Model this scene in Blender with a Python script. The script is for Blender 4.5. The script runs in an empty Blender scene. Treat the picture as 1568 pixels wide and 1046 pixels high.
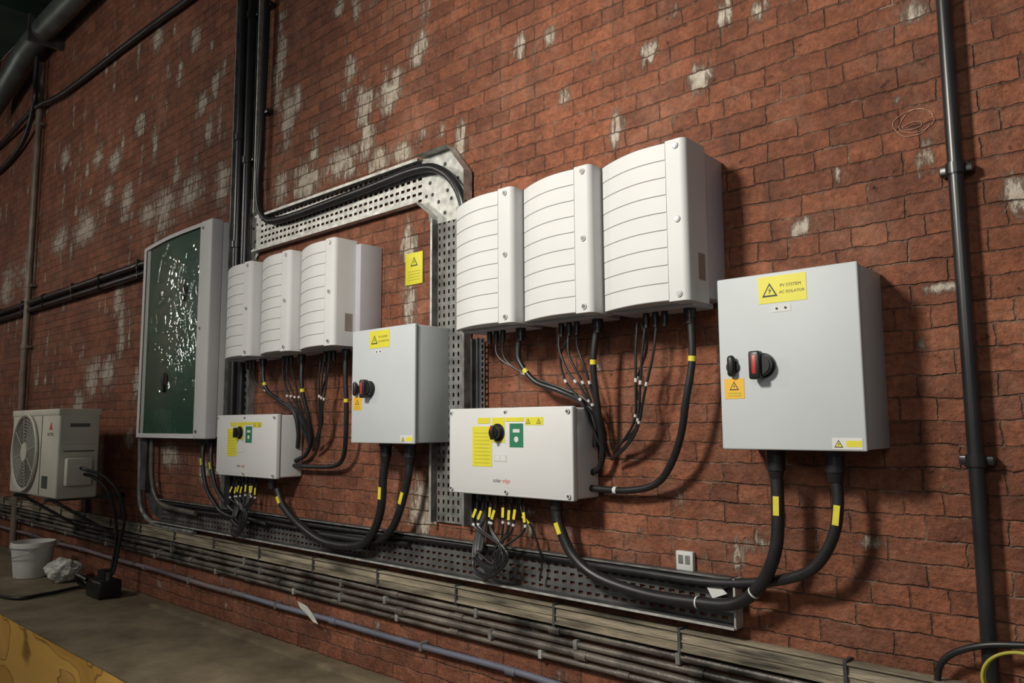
import bpy, bmesh, math, random
import numpy as np
from mathutils import Vector, Matrix
from mathutils import noise as mn
random.seed(7); rng=np.random.default_rng(5)
S=bpy.context.scene
S.view_settings.view_transform='Standard'
COL=S.collection

# ------------------------------------------------------------ materials
def nd(nt,t,**k):
    n=nt.nodes.new(t)
    for a,b in k.items(): setattr(n,a,b)
    return n
def mat(name,col,rough=.5,metal=0,var=.12,vscale=8,bump=0,bscale=60,coat=0,stretch=None,spec=.5):
    m=bpy.data.materials.new(name); m.use_nodes=True; nt=m.node_tree
    b=nt.nodes['Principled BSDF']; L=nt.links.new
    b.inputs['Roughness'].default_value=rough; b.inputs['Metallic'].default_value=metal
    b.inputs['Coat Weight'].default_value=coat
    b.inputs['Specular IOR Level'].default_value=spec
    tc=nd(nt,'ShaderNodeTexCoord'); mp=nd(nt,'ShaderNodeMapping')
    if stretch: mp.inputs['Scale'].default_value=stretch
    L(tc.outputs['Object'],mp.inputs['Vector'])
    n=nd(nt,'ShaderNodeTexNoise'); n.inputs['Scale'].default_value=vscale; n.inputs['Detail'].default_value=6
    L(mp.outputs[0],n.inputs['Vector'])
    r=nd(nt,'ShaderNodeValToRGB'); e=r.color_ramp.elements
    e[0].position=.3; e[1].position=.7
    e[0].color=(*[c*(1-var) for c in col],1); e[1].color=(*[min(1,c*(1+var)) for c in col],1)
    L(n.outputs['Fac'],r.inputs[0]); L(r.outputs[0],b.inputs['Base Color'])
    if bump:
        n2=nd(nt,'ShaderNodeTexNoise'); n2.inputs['Scale'].default_value=bscale; n2.inputs['Detail'].default_value=4
        L(mp.outputs[0],n2.inputs['Vector'])
        bp=nd(nt,'ShaderNodeBump'); bp.inputs['Strength'].default_value=bump; bp.inputs['Distance'].default_value=.01
        L(n2.outputs['Fac'],bp.inputs['Height']); L(bp.outputs[0],b.inputs['Normal'])
    return m
M={}
M['white']=mat('powder_white',(.56,.56,.555),.55,0,.04,3,.05,400,spec=.3)
M['offwhite']=mat('cover_offwhite',(.50,.50,.49),.55,0,.04,3,spec=.3)
M['slit']=mat('cover_groove_grey',(.27,.27,.27),.7,0,.05,3)
M['invbody']=mat('inverter_body_grey',(.42,.42,.45),.45,.1,.05,4)
M['grey']=mat('enclosure_grey',(.45,.48,.49),.5,0,.04,3,.08,500,spec=.3)
M['acbeige']=mat('ac_beige',(.50,.48,.41),.5,0,.12,3,spec=.3)
M['acdark']=mat('ac_grille_dark',(.10,.10,.09),.5)
M['black']=mat('cable_black',(.012,.012,.013),.42,0,.3,20)
M['pvc']=mat('conduit_black',(.014,.014,.015),.33,0,.3,6)
M['blackpl']=mat('black_plastic',(.012,.012,.012),.35)
M['red']=mat('handle_red',(.40,.03,.02),.4)
M['redlogo']=mat('logo_red',(.55,.08,.06),.5)
M['yellow']=mat('label_yellow',(.60,.55,.035),.5,0,.05)
M['tape']=mat('tape_yellow',(.62,.53,.035),.5,0,.08,30)
M['orange']=mat('label_orange',(.66,.38,.02),.5,0,.04)
M['green']=mat('label_green',(.02,.16,.08),.5)
M['ink']=mat('ink_black',(.02,.02,.02),.6)
M['inkd']=mat('ink_olive',(.34,.31,.03),.6)
M['screw']=mat('screw_steel',(.28,.28,.28),.35,.9)
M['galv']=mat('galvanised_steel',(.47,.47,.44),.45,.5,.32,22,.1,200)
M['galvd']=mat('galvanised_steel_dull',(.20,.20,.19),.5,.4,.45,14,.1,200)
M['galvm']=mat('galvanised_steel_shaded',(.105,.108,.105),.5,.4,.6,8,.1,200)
M['galvk']=mat('galvanised_steel_dark',(.065,.067,.067),.5,.3,.5,10,.1,200)  # darkest steel tone; on the bottom tray it paints in shade
M['beige']=mat('old_trunking_beige',(.20,.17,.12),.75,0,.75,7,.5,50,stretch=(.5,1,5))
M['pipe']=mat('steel_conduit_dirty',(.12,.105,.09),.45,.4,.85,7,.3,60,stretch=(.8,1,1))
M['oldpipe']=mat('painted_pipe_brown',(.17,.14,.11),.5,.2,.3,6)
M['purple']=mat('conduit_mauve',(.15,.12,.125),.5,.1,.5,5,stretch=(.3,1,1))
M['blue']=mat('conduit_blue_grey',(.12,.125,.165),.5,.1,.5,5,stretch=(.3,1,1))
M['greenpipe']=mat('green_grey_pipe',(.10,.12,.11),.4,.4,.3,4)
M['bucket']=mat('bucket_white',(.62,.62,.58),.5,0,.12,10)
M['bag']=mat('plastic_bag_white',(.50,.50,.46),.4,0,.25,20)
M['chalk']=mat('chalk_faint',(.40,.22,.16),.9,0,.4,60)
M['cabpanel']=mat('cabinet_green_panel',(.012,.072,.044),.4,0,.15,3)
M['brownlab']=mat('label_brown',(.25,.20,.18),.5)
M['ceil']=mat('ceiling_dark_green',(.015,.035,.022),.8,0,.4,2)
M['floor']=mat('concrete_floor',(.18,.17,.15),.8,0,.3,2,.3,20)
def emis(name,col,st):
    m=bpy.data.materials.new(name); m.use_nodes=True; b=m.node_tree.nodes['Principled BSDF']
    b.inputs['Emission Color'].default_value=(*col,1); b.inputs['Emission Strength'].default_value=st; return m
M['tube']=emis('reflection_lamp_glow',(1,.97,.9),60)  # glow for the added heads mirrored in the cabinet cover

def ledge_mat():
    m=bpy.data.materials.new('ledge_top_grimy'); m.use_nodes=True; nt=m.node_tree; L=nt.links.new
    b=nt.nodes['Principled BSDF']; b.inputs['Roughness'].default_value=.75
    tc=nd(nt,'ShaderNodeTexCoord')
    n=nd(nt,'ShaderNodeTexNoise'); n.inputs['Scale'].default_value=2.2; n.inputs['Detail'].default_value=9; n.inputs['Roughness'].default_value=.7
    L(tc.outputs['Object'],n.inputs['Vector'])
    r=nd(nt,'ShaderNodeValToRGB'); e=r.color_ramp.elements
    e[0].position=.3; e[0].color=(.080,.060,.036,1); e[1].position=.72; e[1].color=(.25,.20,.13,1)
    x=e.new(.5); x.color=(.155,.125,.078,1)
    L(n.outputs['Fac'],r.inputs[0]); L(r.outputs[0],b.inputs['Base Color'])
    bp=nd(nt,'ShaderNodeBump'); bp.inputs['Strength'].default_value=.3; bp.inputs['Distance'].default_value=.02
    L(n.outputs['Fac'],bp.inputs['Height']); L(bp.outputs[0],b.inputs['Normal'])
    return m
M['ledge']=ledge_mat()
def foam_mat():
    m=bpy.data.materials.new('yellow_sheathing'); m.use_nodes=True; nt=m.node_tree; L=nt.links.new
    b=nt.nodes['Principled BSDF']; b.inputs['Roughness'].default_value=.6
    tc=nd(nt,'ShaderNodeTexCoord'); mp=nd(nt,'ShaderNodeMapping'); mp.inputs['Scale'].default_value=(.7,1,1.6)
    mp.inputs['Rotation'].default_value=(0,.9,0)
    L(tc.outputs['Object'],mp.inputs['Vector'])
    n=nd(nt,'ShaderNodeTexNoise'); n.inputs['Scale'].default_value=1.3; n.inputs['Detail'].default_value=2.5; n.inputs['Distortion'].default_value=.5
    L(mp.outputs[0],n.inputs['Vector'])
    r=nd(nt,'ShaderNodeValToRGB'); e=r.color_ramp.elements
    e[0].position=.34; e[0].color=(.52,.27,.05,1); e[1].position=.68; e[1].color=(.74,.44,.11,1)
    for p,c in ((.428,(.58,.32,.06,1)),(.434,(.22,.10,.02,1)),(.445,(.68,.39,.08,1)),(.535,(.72,.41,.09,1)),(.540,(.18,.08,.015,1)),(.55,(.58,.32,.07,1))):
        x=e.new(p); x.color=c
    L(n.outputs['Fac'],r.inputs[0]); L(r.outputs[0],b.inputs['Base Color'])
    bp=nd(nt,'ShaderNodeBump'); bp.inputs['Strength'].default_value=.5; bp.inputs['Distance'].default_value=.08
    L(n.outputs['Fac'],bp.inputs['Height']); L(bp.outputs[0],b.inputs['Normal'])
    return m
M['foam']=foam_mat()
def clear_mat():
    m=bpy.data.materials.new('clear_plastic_cover'); m.use_nodes=True; nt=m.node_tree; L=nt.links.new
    out=nt.nodes['Material Output']; nt.nodes.remove(nt.nodes['Principled BSDF'])
    g=nd(nt,'ShaderNodeBsdfGlossy'); g.inputs['Roughness'].default_value=.04; g.inputs['Color'].default_value=(1,1,1,1)
    t=nd(nt,'ShaderNodeBsdfTransparent'); t.inputs['Color'].default_value=(.92,.96,.94,1)
    tc=nd(nt,'ShaderNodeTexCoord'); mp=nd(nt,'ShaderNodeMapping'); mp.inputs['Scale'].default_value=(2.4,1,1.8)
    L(tc.outputs['Object'],mp.inputs['Vector'])
    n=nd(nt,'ShaderNodeTexNoise'); n.inputs['Scale'].default_value=3.2; n.inputs['Detail'].default_value=1.5; n.inputs['Distortion'].default_value=.9
    L(mp.outputs[0],n.inputs['Vector'])
    bp=nd(nt,'ShaderNodeBump'); bp.inputs['Strength'].default_value=.30; bp.inputs['Distance'].default_value=.05
    L(n.outputs['Fac'],bp.inputs['Height']); L(bp.outputs[0],g.inputs['Normal'])
    mx=nd(nt,'ShaderNodeMixShader'); mx.inputs[0].default_value=.14; L(t.outputs[0],mx.inputs[1]); L(g.outputs[0],mx.inputs[2])
    L(mx.outputs[0],out.inputs[0]); return m
M['clear']=clear_mat()

def brick_mat():
    m=bpy.data.materials.new('old_red_brick'); m.use_nodes=True; nt=m.node_tree; L=nt.links.new
    b=nt.nodes['Principled BSDF']; b.inputs['Roughness'].default_value=.68; b.inputs['Specular IOR Level'].default_value=.35
    tc=nd(nt,'ShaderNodeTexCoord'); sp=nd(nt,'ShaderNodeSeparateXYZ'); cb=nd(nt,'ShaderNodeCombineXYZ')
    L(tc.outputs['Object'],sp.inputs[0])
    ax=nd(nt,'ShaderNodeMath',operation='ADD'); L(sp.outputs['X'],ax.inputs[0]); L(sp.outputs['Y'],ax.inputs[1])
    L(ax.outputs[0],cb.inputs[0]); L(sp.outputs['Z'],cb.inputs[1])
    def noise(scale,det,vec=None,rough=.6,dist=0):
        n=nd(nt,'ShaderNodeTexNoise'); n.inputs['Scale'].default_value=scale; n.inputs['Detail'].default_value=det
        n.inputs['Roughness'].default_value=rough; n.inputs['Distortion'].default_value=dist
        L(vec or cb.outputs[0],n.inputs['Vector']); return n
    def warp(vec,scale,amt,det=3):
        n=noise(scale,det,vec)
        sb=nd(nt,'ShaderNodeVectorMath',operation='SUBTRACT'); L(n.outputs['Color'],sb.inputs[0]); sb.inputs[1].default_value=(.5,.5,.5)
        sc=nd(nt,'ShaderNodeVectorMath',operation='SCALE'); L(sb.outputs[0],sc.inputs[0]); sc.inputs['Scale'].default_value=amt
        ad=nd(nt,'ShaderNodeVectorMath',operation='ADD'); L(vec,ad.inputs[0]); L(sc.outputs[0],ad.inputs[1]); return ad.outputs[0]
    wv=warp(warp(cb.outputs[0],5,.026),26,.016)
    def brick(c1,c2,mo,ms,bias=0):
        br=nd(nt,'ShaderNodeTexBrick',squash=.5,squash_frequency=4); br.inputs['Scale'].default_value=1
        br.inputs['Brick Width'].default_value=.232; br.inputs['Row Height'].default_value=.0755
        br.inputs['Mortar Size'].default_value=ms; br.inputs['Mortar Smooth'].default_value=.8
        br.inputs['Color1'].default_value=c1; br.inputs['Color2'].default_value=c2
        br.inputs['Mortar'].default_value=mo; br.inputs['Bias'].default_value=bias
        L(wv,br.inputs['Vector']); return br
    br=brick((.300,.108,.055,1),(.185,.068,.038,1),(.150,.072,.045,1),.0050,-.1)
    rnd=brick((0,0,0,1),(1,1,1,1),(.2,.2,.2,1),.003)
    def ramp(src,p0,p1,c0=(0,0,0,1),c1=(1,1,1,1)):
        r=nd(nt,'ShaderNodeValToRGB'); e=r.color_ramp.elements
        e[0].position=p0;e[1].position=p1;e[0].color=c0;e[1].color=c1; L(src,r.inputs[0]); return r
    def mixc(fac,a,bb,mode='MIX'):
        n=nd(nt,'ShaderNodeMix',data_type='RGBA',blend_type=mode)
        if isinstance(fac,float): n.inputs[0].default_value=fac
        else: L(fac,n.inputs[0])
        for s,v in ((n.inputs[6],a),(n.inputs[7],bb)):
            if isinstance(v,tuple): s.default_value=v
            else: L(v,s)
        return n.outputs[2]
    def math_(op,a,bb,c=None):
        n=nd(nt,'ShaderNodeMath',operation=op)
        for i,v in enumerate((a,bb,c)):
            if v is None: continue
            if isinstance(v,(int,float)): n.inputs[i].default_value=v
            else: L(v,n.inputs[i])
        return n.outputs[0]
    jd=ramp(noise(3.5,6,None,.7).outputs['Fac'],.38,.64,(.12,.12,.12,1),(1,1,1,1)).outputs[0]
    joint=math_('MULTIPLY',br.outputs['Fac'],jd)
    c=mixc(.75,br.outputs['Color'],ramp(noise(1.3,6).outputs['Fac'],.3,.7,(.52,.50,.49,1),(1.22,1.2,1.18,1)).outputs[0],'MULTIPLY')
    c=mixc(.75,c,ramp(noise(48,6,None,.7).outputs['Fac'],.3,.7,(.50,.48,.47,1),(1.32,1.32,1.32,1)).outputs[0],'MULTIPLY')
    c=mixc(.75,c,ramp(noise(11,5,None,.7).outputs['Fac'],.35,.65,(.58,.55,.54,1),(1.24,1.22,1.2,1)).outputs[0],'MULTIPLY')
    smear=ramp(noise(6,7,None,.75).outputs['Fac'],.52,.66).outputs[0]
    c=mixc(math_('MULTIPLY',math_('MULTIPLY',smear,br.outputs['Fac']),.6),c,(.38,.29,.22,1))
    mpv=nd(nt,'ShaderNodeMapping'); mpv.inputs['Scale'].default_value=(5,.45,1); L(cb.outputs[0],mpv.inputs['Vector'])
    st=ramp(noise(1.6,7,mpv.outputs[0],.7).outputs['Fac'],.50,.75,(0,0,0,1),(.48,.48,.48,1))
    c=mixc(st.outputs[0],c,(.075,.040,.030,1))
    hz=ramp(noise(2.6,9,None,.8).outputs['Fac'],.50,.78,(0,0,0,1),(.45,.45,.45,1))
    c=mixc(hz.outputs[0],c,(.31,.205,.15,1))
    ds=ramp(noise(17,5,None,.65).outputs['Fac'],.65,.74,(0,0,0,1),(.75,.75,.75,1))
    c=mixc(ds.outputs[0],c,(.045,.022,.015,1))
    at=nd(nt,'ShaderNodeAttribute',attribute_name='lime')
    mp=nd(nt,'ShaderNodeMapping'); mp.inputs['Scale'].default_value=(2.6,.7,1); L(cb.outputs[0],mp.inputs['Vector'])
    n1=noise(13,9,mp.outputs[0],.84,.4)
    v=math_('MULTIPLY_ADD',n1.outputs['Fac'],3.2,-1.88)
    v=math_('ADD',v,at.outputs['Fac'])
    v=math_('ADD',v,math_('MULTIPLY_ADD',rnd.outputs['Color'],.35,-.14))
    v=math_('SUBTRACT',v,math_('MULTIPLY',br.outputs['Fac'],.3))
    wm=ramp(v,.28,.68,(0,0,0,1),(.92,.92,.92,1))
    gt=math_('MINIMUM',math_('MULTIPLY',at.outputs['Fac'],8),1)
    w2=math_('MULTIPLY',wm.outputs[0],gt)
    wc=ramp(noise(20,5).outputs['Fac'],.3,.7,(.32,.26,.19,1),(.60,.54,.45,1)).outputs[0]
    c=mixc(w2,c,wc)
    L(c,b.inputs['Base Color'])
    h=math_('MULTIPLY_ADD',joint,-.95,1)
    h=math_('MULTIPLY_ADD',noise(40,6,None,.7).outputs['Fac'],1.2,h)
    h=math_('MULTIPLY_ADD',noise(9,4).outputs['Fac'],2.0,h)
    h=math_('MULTIPLY_ADD',rnd.outputs['Color'],.3,h)
    h=math_('MULTIPLY_ADD',ds.outputs[0],-.8,h)
    h=math_('MULTIPLY_ADD',w2,.3,h)
    bp=nd(nt,'ShaderNodeBump'); bp.inputs['Strength'].default_value=1.0; bp.inputs['Distance'].default_value=.011
    L(h,bp.inputs['Height']); L(bp.outputs[0],b.inputs['Normal'])
    return m
M['brick']=brick_mat()

# ------------------------------------------------------------ mesh builder
class B:
    def __init__(s,name): s.name=name; s.v=[]; s.f=[]; s.m=[]; s.sm=[]; s.mats=[]
    def mi(s,k):
        if k not in s.mats: s.mats.append(k)
        return s.mats.index(k)
    def add(s,vs,fs,k,smooth=False):
        o=len(s.v); i=s.mi(k); s.v+= [tuple(v) for v in vs]
        for f in fs: s.f.append([o+q for q in f]); s.m.append(i); s.sm.append(smooth)
    def bm(s,bm,k,smooth=False):
        bm.verts.index_update()
        s.add([v.co[:] for v in bm.verts],[[v.index for v in f.verts] for f in bm.faces],k,smooth); bm.free()
    def box(s,x0,x1,y0,y1,z0,z1,k,bev=0,seg=2,smooth=False):
        bm=bmesh.new(); bmesh.ops.create_cube(bm,size=1)
        for v in bm.verts: v.co=Vector(((x0+x1)/2+v.co.x*(x1-x0),(y0+y1)/2+v.co.y*(y1-y0),(z0+z1)/2+v.co.z*(z1-z0)))
        if bev: bmesh.ops.bevel(bm,geom=list(bm.edges),offset=bev,segments=seg,affect='EDGES',profile=.5)
        s.bm(bm,k,smooth)
    def cyl(s,c,r,h,axis,k,seg=20,r2=None,bev=0):
        bm=bmesh.new(); bmesh.ops.create_cone(bm,cap_ends=True,segments=seg,radius1=r,radius2=r if r2 is None else r2,depth=h)
        if bev: bmesh.ops.bevel(bm,geom=[e for e in bm.edges if len(e.link_faces)==2 and any(len(f.verts)>4 for f in e.link_faces)],offset=bev,segments=2,affect='EDGES')
        q=Vector((0,0,1)).rotation_difference(Vector(axis)).to_matrix().to_4x4()
        bmesh.ops.transform(bm,matrix=Matrix.Translation(c)@q,verts=bm.verts)
        s.bm(bm,k,True)
    def tube(s,pts,r,k,seg=10,sm=True,bands=(),sub=8,tags=()):
        P=smooth(pts,sub) if sm else [Vector(p) for p in pts]
        R=r if callable(r) else (lambda t:r)
        ln=[0]
        for a,b in zip(P,P[1:]): ln.append(ln[-1]+(b-a).length)
        T=ln[-1]
        s._sweep(P,[R(l/T) for l in ln],k,seg)
        for (t,bl,bk,ex) in bands:
            c=t*T; Q=[at(P,ln,max(0,min(T,c+bl*(i/4-.5)))) for i in range(5)]
            s._sweep(Q,[R(t)+ex]*5,bk,seg)
        for (t,bl,bw,bk) in tags:
            c=t*T; a=at(P,ln,c-bl/2); b_=at(P,ln,c+bl/2); d=(b_-a).normalized(); f=Vector((.15,-1,0)).normalized()
            f=(f-d*f.dot(d)).normalized(); w=d.cross(f)*bw/2; o=f*(R(t)+.002)
            vs=[a-w+o,a+w+o,b_+w+o,b_-w+o,a-w+o*.7,a+w+o*.7,b_+w+o*.7,b_-w+o*.7]
            s.add(vs,[[0,1,2,3],[7,6,5,4],[0,4,5,1],[1,5,6,2],[2,6,7,3],[3,7,4,0]],bk)
    def _sweep(s,P,rs,k,seg):
        n=None; vs=[]; fs=[]
        for i,p in enumerate(P):
            t=(P[min(i+1,len(P)-1)]-P[max(i-1,0)])
            if t.length<1e-9: t=Vector((0,0,1))
            t.normalize()
            if n is None: n=t.orthogonal().normalized()
            else:
                n=(n-t*n.dot(t)); n=n.normalized() if n.length>1e-6 else t.orthogonal().normalized()
            b=t.cross(n)
            for j in range(seg):
                a=2*math.pi*j/seg; vs.append(p+(n*math.cos(a)+b*math.sin(a))*rs[i])
        for i in range(len(P)-1):
            for j in range(seg):
                fs.append([i*seg+j,i*seg+(j+1)%seg,(i+1)*seg+(j+1)%seg,(i+1)*seg+j])
        fs.append(list(range(seg))[::-1]); o=(len(P)-1)*seg; fs.append([o+j for j in range(seg)])
        s.add(vs,fs,k,True)
    def prism(s,poly,y0,y1,k):
        n=len(poly); vs=[(x,y0,z) for x,z in poly]+[(x,y1,z) for x,z in poly]
        fs=[list(range(n))[::-1],[n+i for i in range(n)]]+[[i,(i+1)%n,n+(i+1)%n,n+i] for i in range(n)]
        s.add(vs,fs,k)
    def perf(s,x0,x1,z0,z1,y,k,pu=.05,pv=.035,horiz=True,su=.6,sv=.4):
        nx=max(1,round((x1-x0)/(pu if horiz else pv))); nz=max(1,round((z1-z0)/(pv if horiz else pu)))
        dx=(x1-x0)/nx; dz=(z1-z0)/nz; a,b=(su,sv) if horiz else (sv,su)
        vs=[];fs=[]
        for i in range(nx):
            for j in range(nz):
                X=x0+i*dx;Z=z0+j*dz;o=len(vs)
                mx,mz=X+dx/2,Z+dz/2
                vs+=[(X,y,Z),(X+dx,y,Z),(X+dx,y,Z+dz),(X,y,Z+dz),(mx-dx*a/2,y,mz-dz*b/2),(mx+dx*a/2,y,mz-dz*b/2),(mx+dx*a/2,y,mz+dz*b/2),(mx-dx*a/2,y,mz+dz*b/2)]
                for q in range(4): fs.append([o+q,o+(q+1)%4,o+4+(q+1)%4,o+4+q])
        s.add(vs,fs,k)
    def text(s,t,x,z,y,size,k,align='LEFT'):
        c=bpy.data.curves.new('t','FONT'); c.body=t; c.size=size; c.align_x=align
        o=bpy.data.objects.new('t',c); COL.objects.link(o); dg=bpy.context.evaluated_depsgraph_get(); dg.update()
        me=o.evaluated_get(dg).to_mesh()
        s.add([(x+v.co.x,y,z+v.co.y) for v in me.vertices],[list(p.vertices) for p in me.polygons],k)
        o.evaluated_get(dg).to_mesh_clear(); bpy.data.objects.remove(o); bpy.data.curves.remove(c)
    def tri(s,x,z,y,w,k='ink',inner='yellow'):
        h=w*.87
        s.add([(x-w/2,y,z-h/2),(x+w/2,y,z-h/2),(x,y,z+h/2)],[[0,1,2]],k)
        w2=w*.70;h2=h*.70; zz=z-h*.035
        s.add([(x-w2/2,y-.0004,zz-h2/2),(x+w2/2,y-.0004,zz-h2/2),(x,y-.0004,zz+h2/2)],[[0,1,2]],inner)
        b=w*.05
        s.add([(x+b*.5,y-.0008,z+h*.2),(x-b*1.6,y-.0008,z-h*.1),(x+b*1.2,y-.0008,z-h*.06),(x-b,y-.0008,z-h*.33),(x+b*2.2,y-.0008,z-h*.02),(x,y-.0008,z-h*.02)],[[0,1,5],[5,4,3]],k)
    def obj(s,parent=None):
        me=bpy.data.meshes.new(s.name); me.from_pydata(s.v,[],s.f)
        for k in s.mats: me.materials.append(M[k])
        me.polygons.foreach_set('material_index',s.m); me.polygons.foreach_set('use_smooth',s.sm)
        me.update()
        try: me.set_sharp_from_angle(angle=math.radians(40))
        except Exception: pass
        o=bpy.data.objects.new(s.name,me); COL.objects.link(o)
        if parent: o.parent=parent
        return o
def smooth(pts,sub):
    P=[Vector(p) for p in pts]
    if len(P)<3: return P
    Q=[P[0]*2-P[1]]+P+[P[-1]*2-P[-2]]; out=[]
    for i in range(1,len(Q)-2):
        a,b,c,d=Q[i-1:i+3]
        for j in range(sub):
            t=j/sub; out.append(.5*((2*b)+(c-a)*t+(2*a-5*b+4*c-d)*t*t+(3*b-a-3*c+d)*t**3))
    out.append(P[-1]); return out
def at(P,ln,l):
    for i in range(len(P)-1):
        if ln[i+1]>=l:
            t=(l-ln[i])/max(1e-9,ln[i+1]-ln[i]); return P[i].lerp(P[i+1],t)
    return P[-1].copy()
def cp(*a): return [(x/100,-d,z/100) for x,z,d in a]

# ------------------------------------------------------------ room shell
FL=-2.3; CE=5.0; LEDGE=-1.36
def lime_wall():
    X0,X1,Z0,Z1=-14,3.5,FL,CE; st=.03
    nx=int((X1-X0)/st);nz=int((Z1-Z0)/st)
    xs=np.linspace(X0,X1,nx+1);zs=np.linspace(Z0,Z1,nz+1)
    XX,ZZ=np.meshgrid(xs,zs); A=np.zeros_like(XX)
    bl=[]
    W="-384,222,5,9 -369,194,7,12 -346,193,8,9 -339,201,5,7 -367,172,6,14 -467,261,6,26 -457,212,8,20 -471,240,6,16 -397,270,5,7 -322,211,4,6 -317,217,4,8 -285,151,3,12 -242,189,4,7 -223,187,4,5 -214,152,3,6 -186,131,3,9 -144,142,4,7 -167,160,4,4 -132,164,3,7 -117,160,3,4 -63,88,3,4 -87,-40,3,2 -135,-49,2,5 -327,103,5,14 -326,65,5,16 -314,-45,9,12 -394,164,18,10 -430,160,16,12 -354,157,10,8 -333,156,8,7 -462,162,8,14 -650,185,20,18 -602,187,18,16 -683,186,14,12 -547,186,10,16 -729,210,12,16 -834,201,26,16 -910,200,20,14 -777,223,12,10 -765,256,12,10 -707,276,9,10 -679,349,9,12 -601,321,8,12 -585,259,7,10 -572,234,6,12 -564,269,6,10 -1007,185,25,25 -1093,173,20,22 -729,91,8,26 -794,46,16,16 -755,50,14,14 -740,116,10,14 -825,22,14,14 -627,209,8,8 -905,294,12,10 -808,270,10,10 -495,278,5,10 -445,223,5,10 -38,69,3,7 -63,138,4,4 -618,-24,14,10 -61,43,5,1.2 -105,71,3,3 -560,-35,8,8 -690,40,6,12 -700,-10,8,8 -530,-30,6,10"
    for t in W.split():
        x,z,a,b=map(float,t.split(',')); bl.append((x/100,z/100,a/100*1.35,b/100*1.3,1.15))
    for x,z,a,b in ((-6.5,1.85,.35,.20),(-6.0,1.87,.30,.17),(-4.1,1.62,.45,.10),(-8.3,2.0,.6,.15),(-9.1,2.0,.5,.14),(-10.3,1.8,.7,.25)): bl.append((x,z,a,b,.70))
    r=random.Random(3)
    for i in range(240):
        x=r.uniform(-11.5,-2.6); z=r.uniform(1.3,4.2)
        if x>-4.5 and r.random()<.45: continue
        bl.append((x,z,r.uniform(.02,.06),r.uniform(.05,.20),r.uniform(.6,1.1)))
    for i in range(90):
        bl.append((r.uniform(-11.5,-6.6),r.uniform(-.2,1.3),r.uniform(.02,.06),r.uniform(.04,.20),r.uniform(.6,1.05)))
    for i in range(110):
        bl.append((r.uniform(-3,1),r.uniform(-1.2,1.9),r.uniform(.008,.03),r.uniform(.01,.06),r.uniform(.4,.9)))
    for i in range(80):
        bl.append((r.uniform(-6.4,-1),r.uniform(-1.33,-.3),r.uniform(.02,.06),r.uniform(.02,.05),r.uniform(.5,1)))
    for x,z,a,b,s in bl:
        d=((XX-x)/a)**2+((ZZ-z)/b)**2; A=np.maximum(A,s*np.exp(-d*.8))
    A[A<.03]=0
    me=bpy.data.meshes.new('wall_back')
    T=.25; Y=.003
    vs=np.stack([XX.ravel(),np.full(XX.size,Y),ZZ.ravel()],1)
    ex=np.array([[X0,T,Z0],[X1,T,Z0],[X1,T,Z1],[X0,T,Z1]])
    nv=len(vs); vs=np.concatenate([vs,ex])
    idx=np.arange(XX.size).reshape(nz+1,nx+1)
    q=np.stack([idx[:-1,:-1].ravel(),idx[:-1,1:].ravel(),idx[1:,1:].ravel(),idx[1:,:-1].ravel()],1)
    c=[idx[0,0],idx[0,-1],idx[-1,-1],idx[-1,0]]
    extra=[[nv+3,nv+2,nv+1,nv]]+[[c[(i+1)%4],c[i],nv+i,nv+(i+1)%4] for i in range(4)]
    q=np.concatenate([q,np.array(extra)])
    me.vertices.add(len(vs)); me.vertices.foreach_set('co',vs.ravel())
    me.loops.add(q.size); me.loops.foreach_set('vertex_index',q.ravel().astype(np.int32))
    me.polygons.add(len(q)); me.polygons.foreach_set('loop_start',(np.arange(len(q))*4).astype(np.int32))
    me.update(calc_edges=True)
    a=me.attributes.new('lime','FLOAT','POINT'); a.data.foreach_set('value',np.concatenate([A.ravel(),np.zeros(4)]).astype(np.float32))
    me.materials.append(M['brick'])
    o=bpy.data.objects.new('wall_back',me); COL.objects.link(o)
lime_wall()
b=B('wall_left'); b.box(-14.25,-14.003,-8,0,FL,CE,'brick'); b.obj()
b=B('floor'); b.box(-14,3.5,-8,0,FL-.1,FL,'floor'); b.obj()
b=B('ceiling'); b.box(-14,3.5,-8,0,CE,CE+.1,'ceil')
for i in range(9): b.box(-14+i*2,-13.9+i*2,-8,0,CE-.18,CE,'ceil')
b.obj()
b=B('service_ledge'); b.box(-13.99,1.8,-.965,0,LEDGE-.012,LEDGE,'ledge',.003)
b.box(-13.99,1.8,-.962,-.90,FL,LEDGE-.012,'foam')
b.box(1.75,1.8,-.90,0,FL,LEDGE-.03,'foam')
b.box(-6.1,1.8,-.15,-.12,LEDGE,LEDGE+.018,'ledge')
b.obj()

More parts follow.
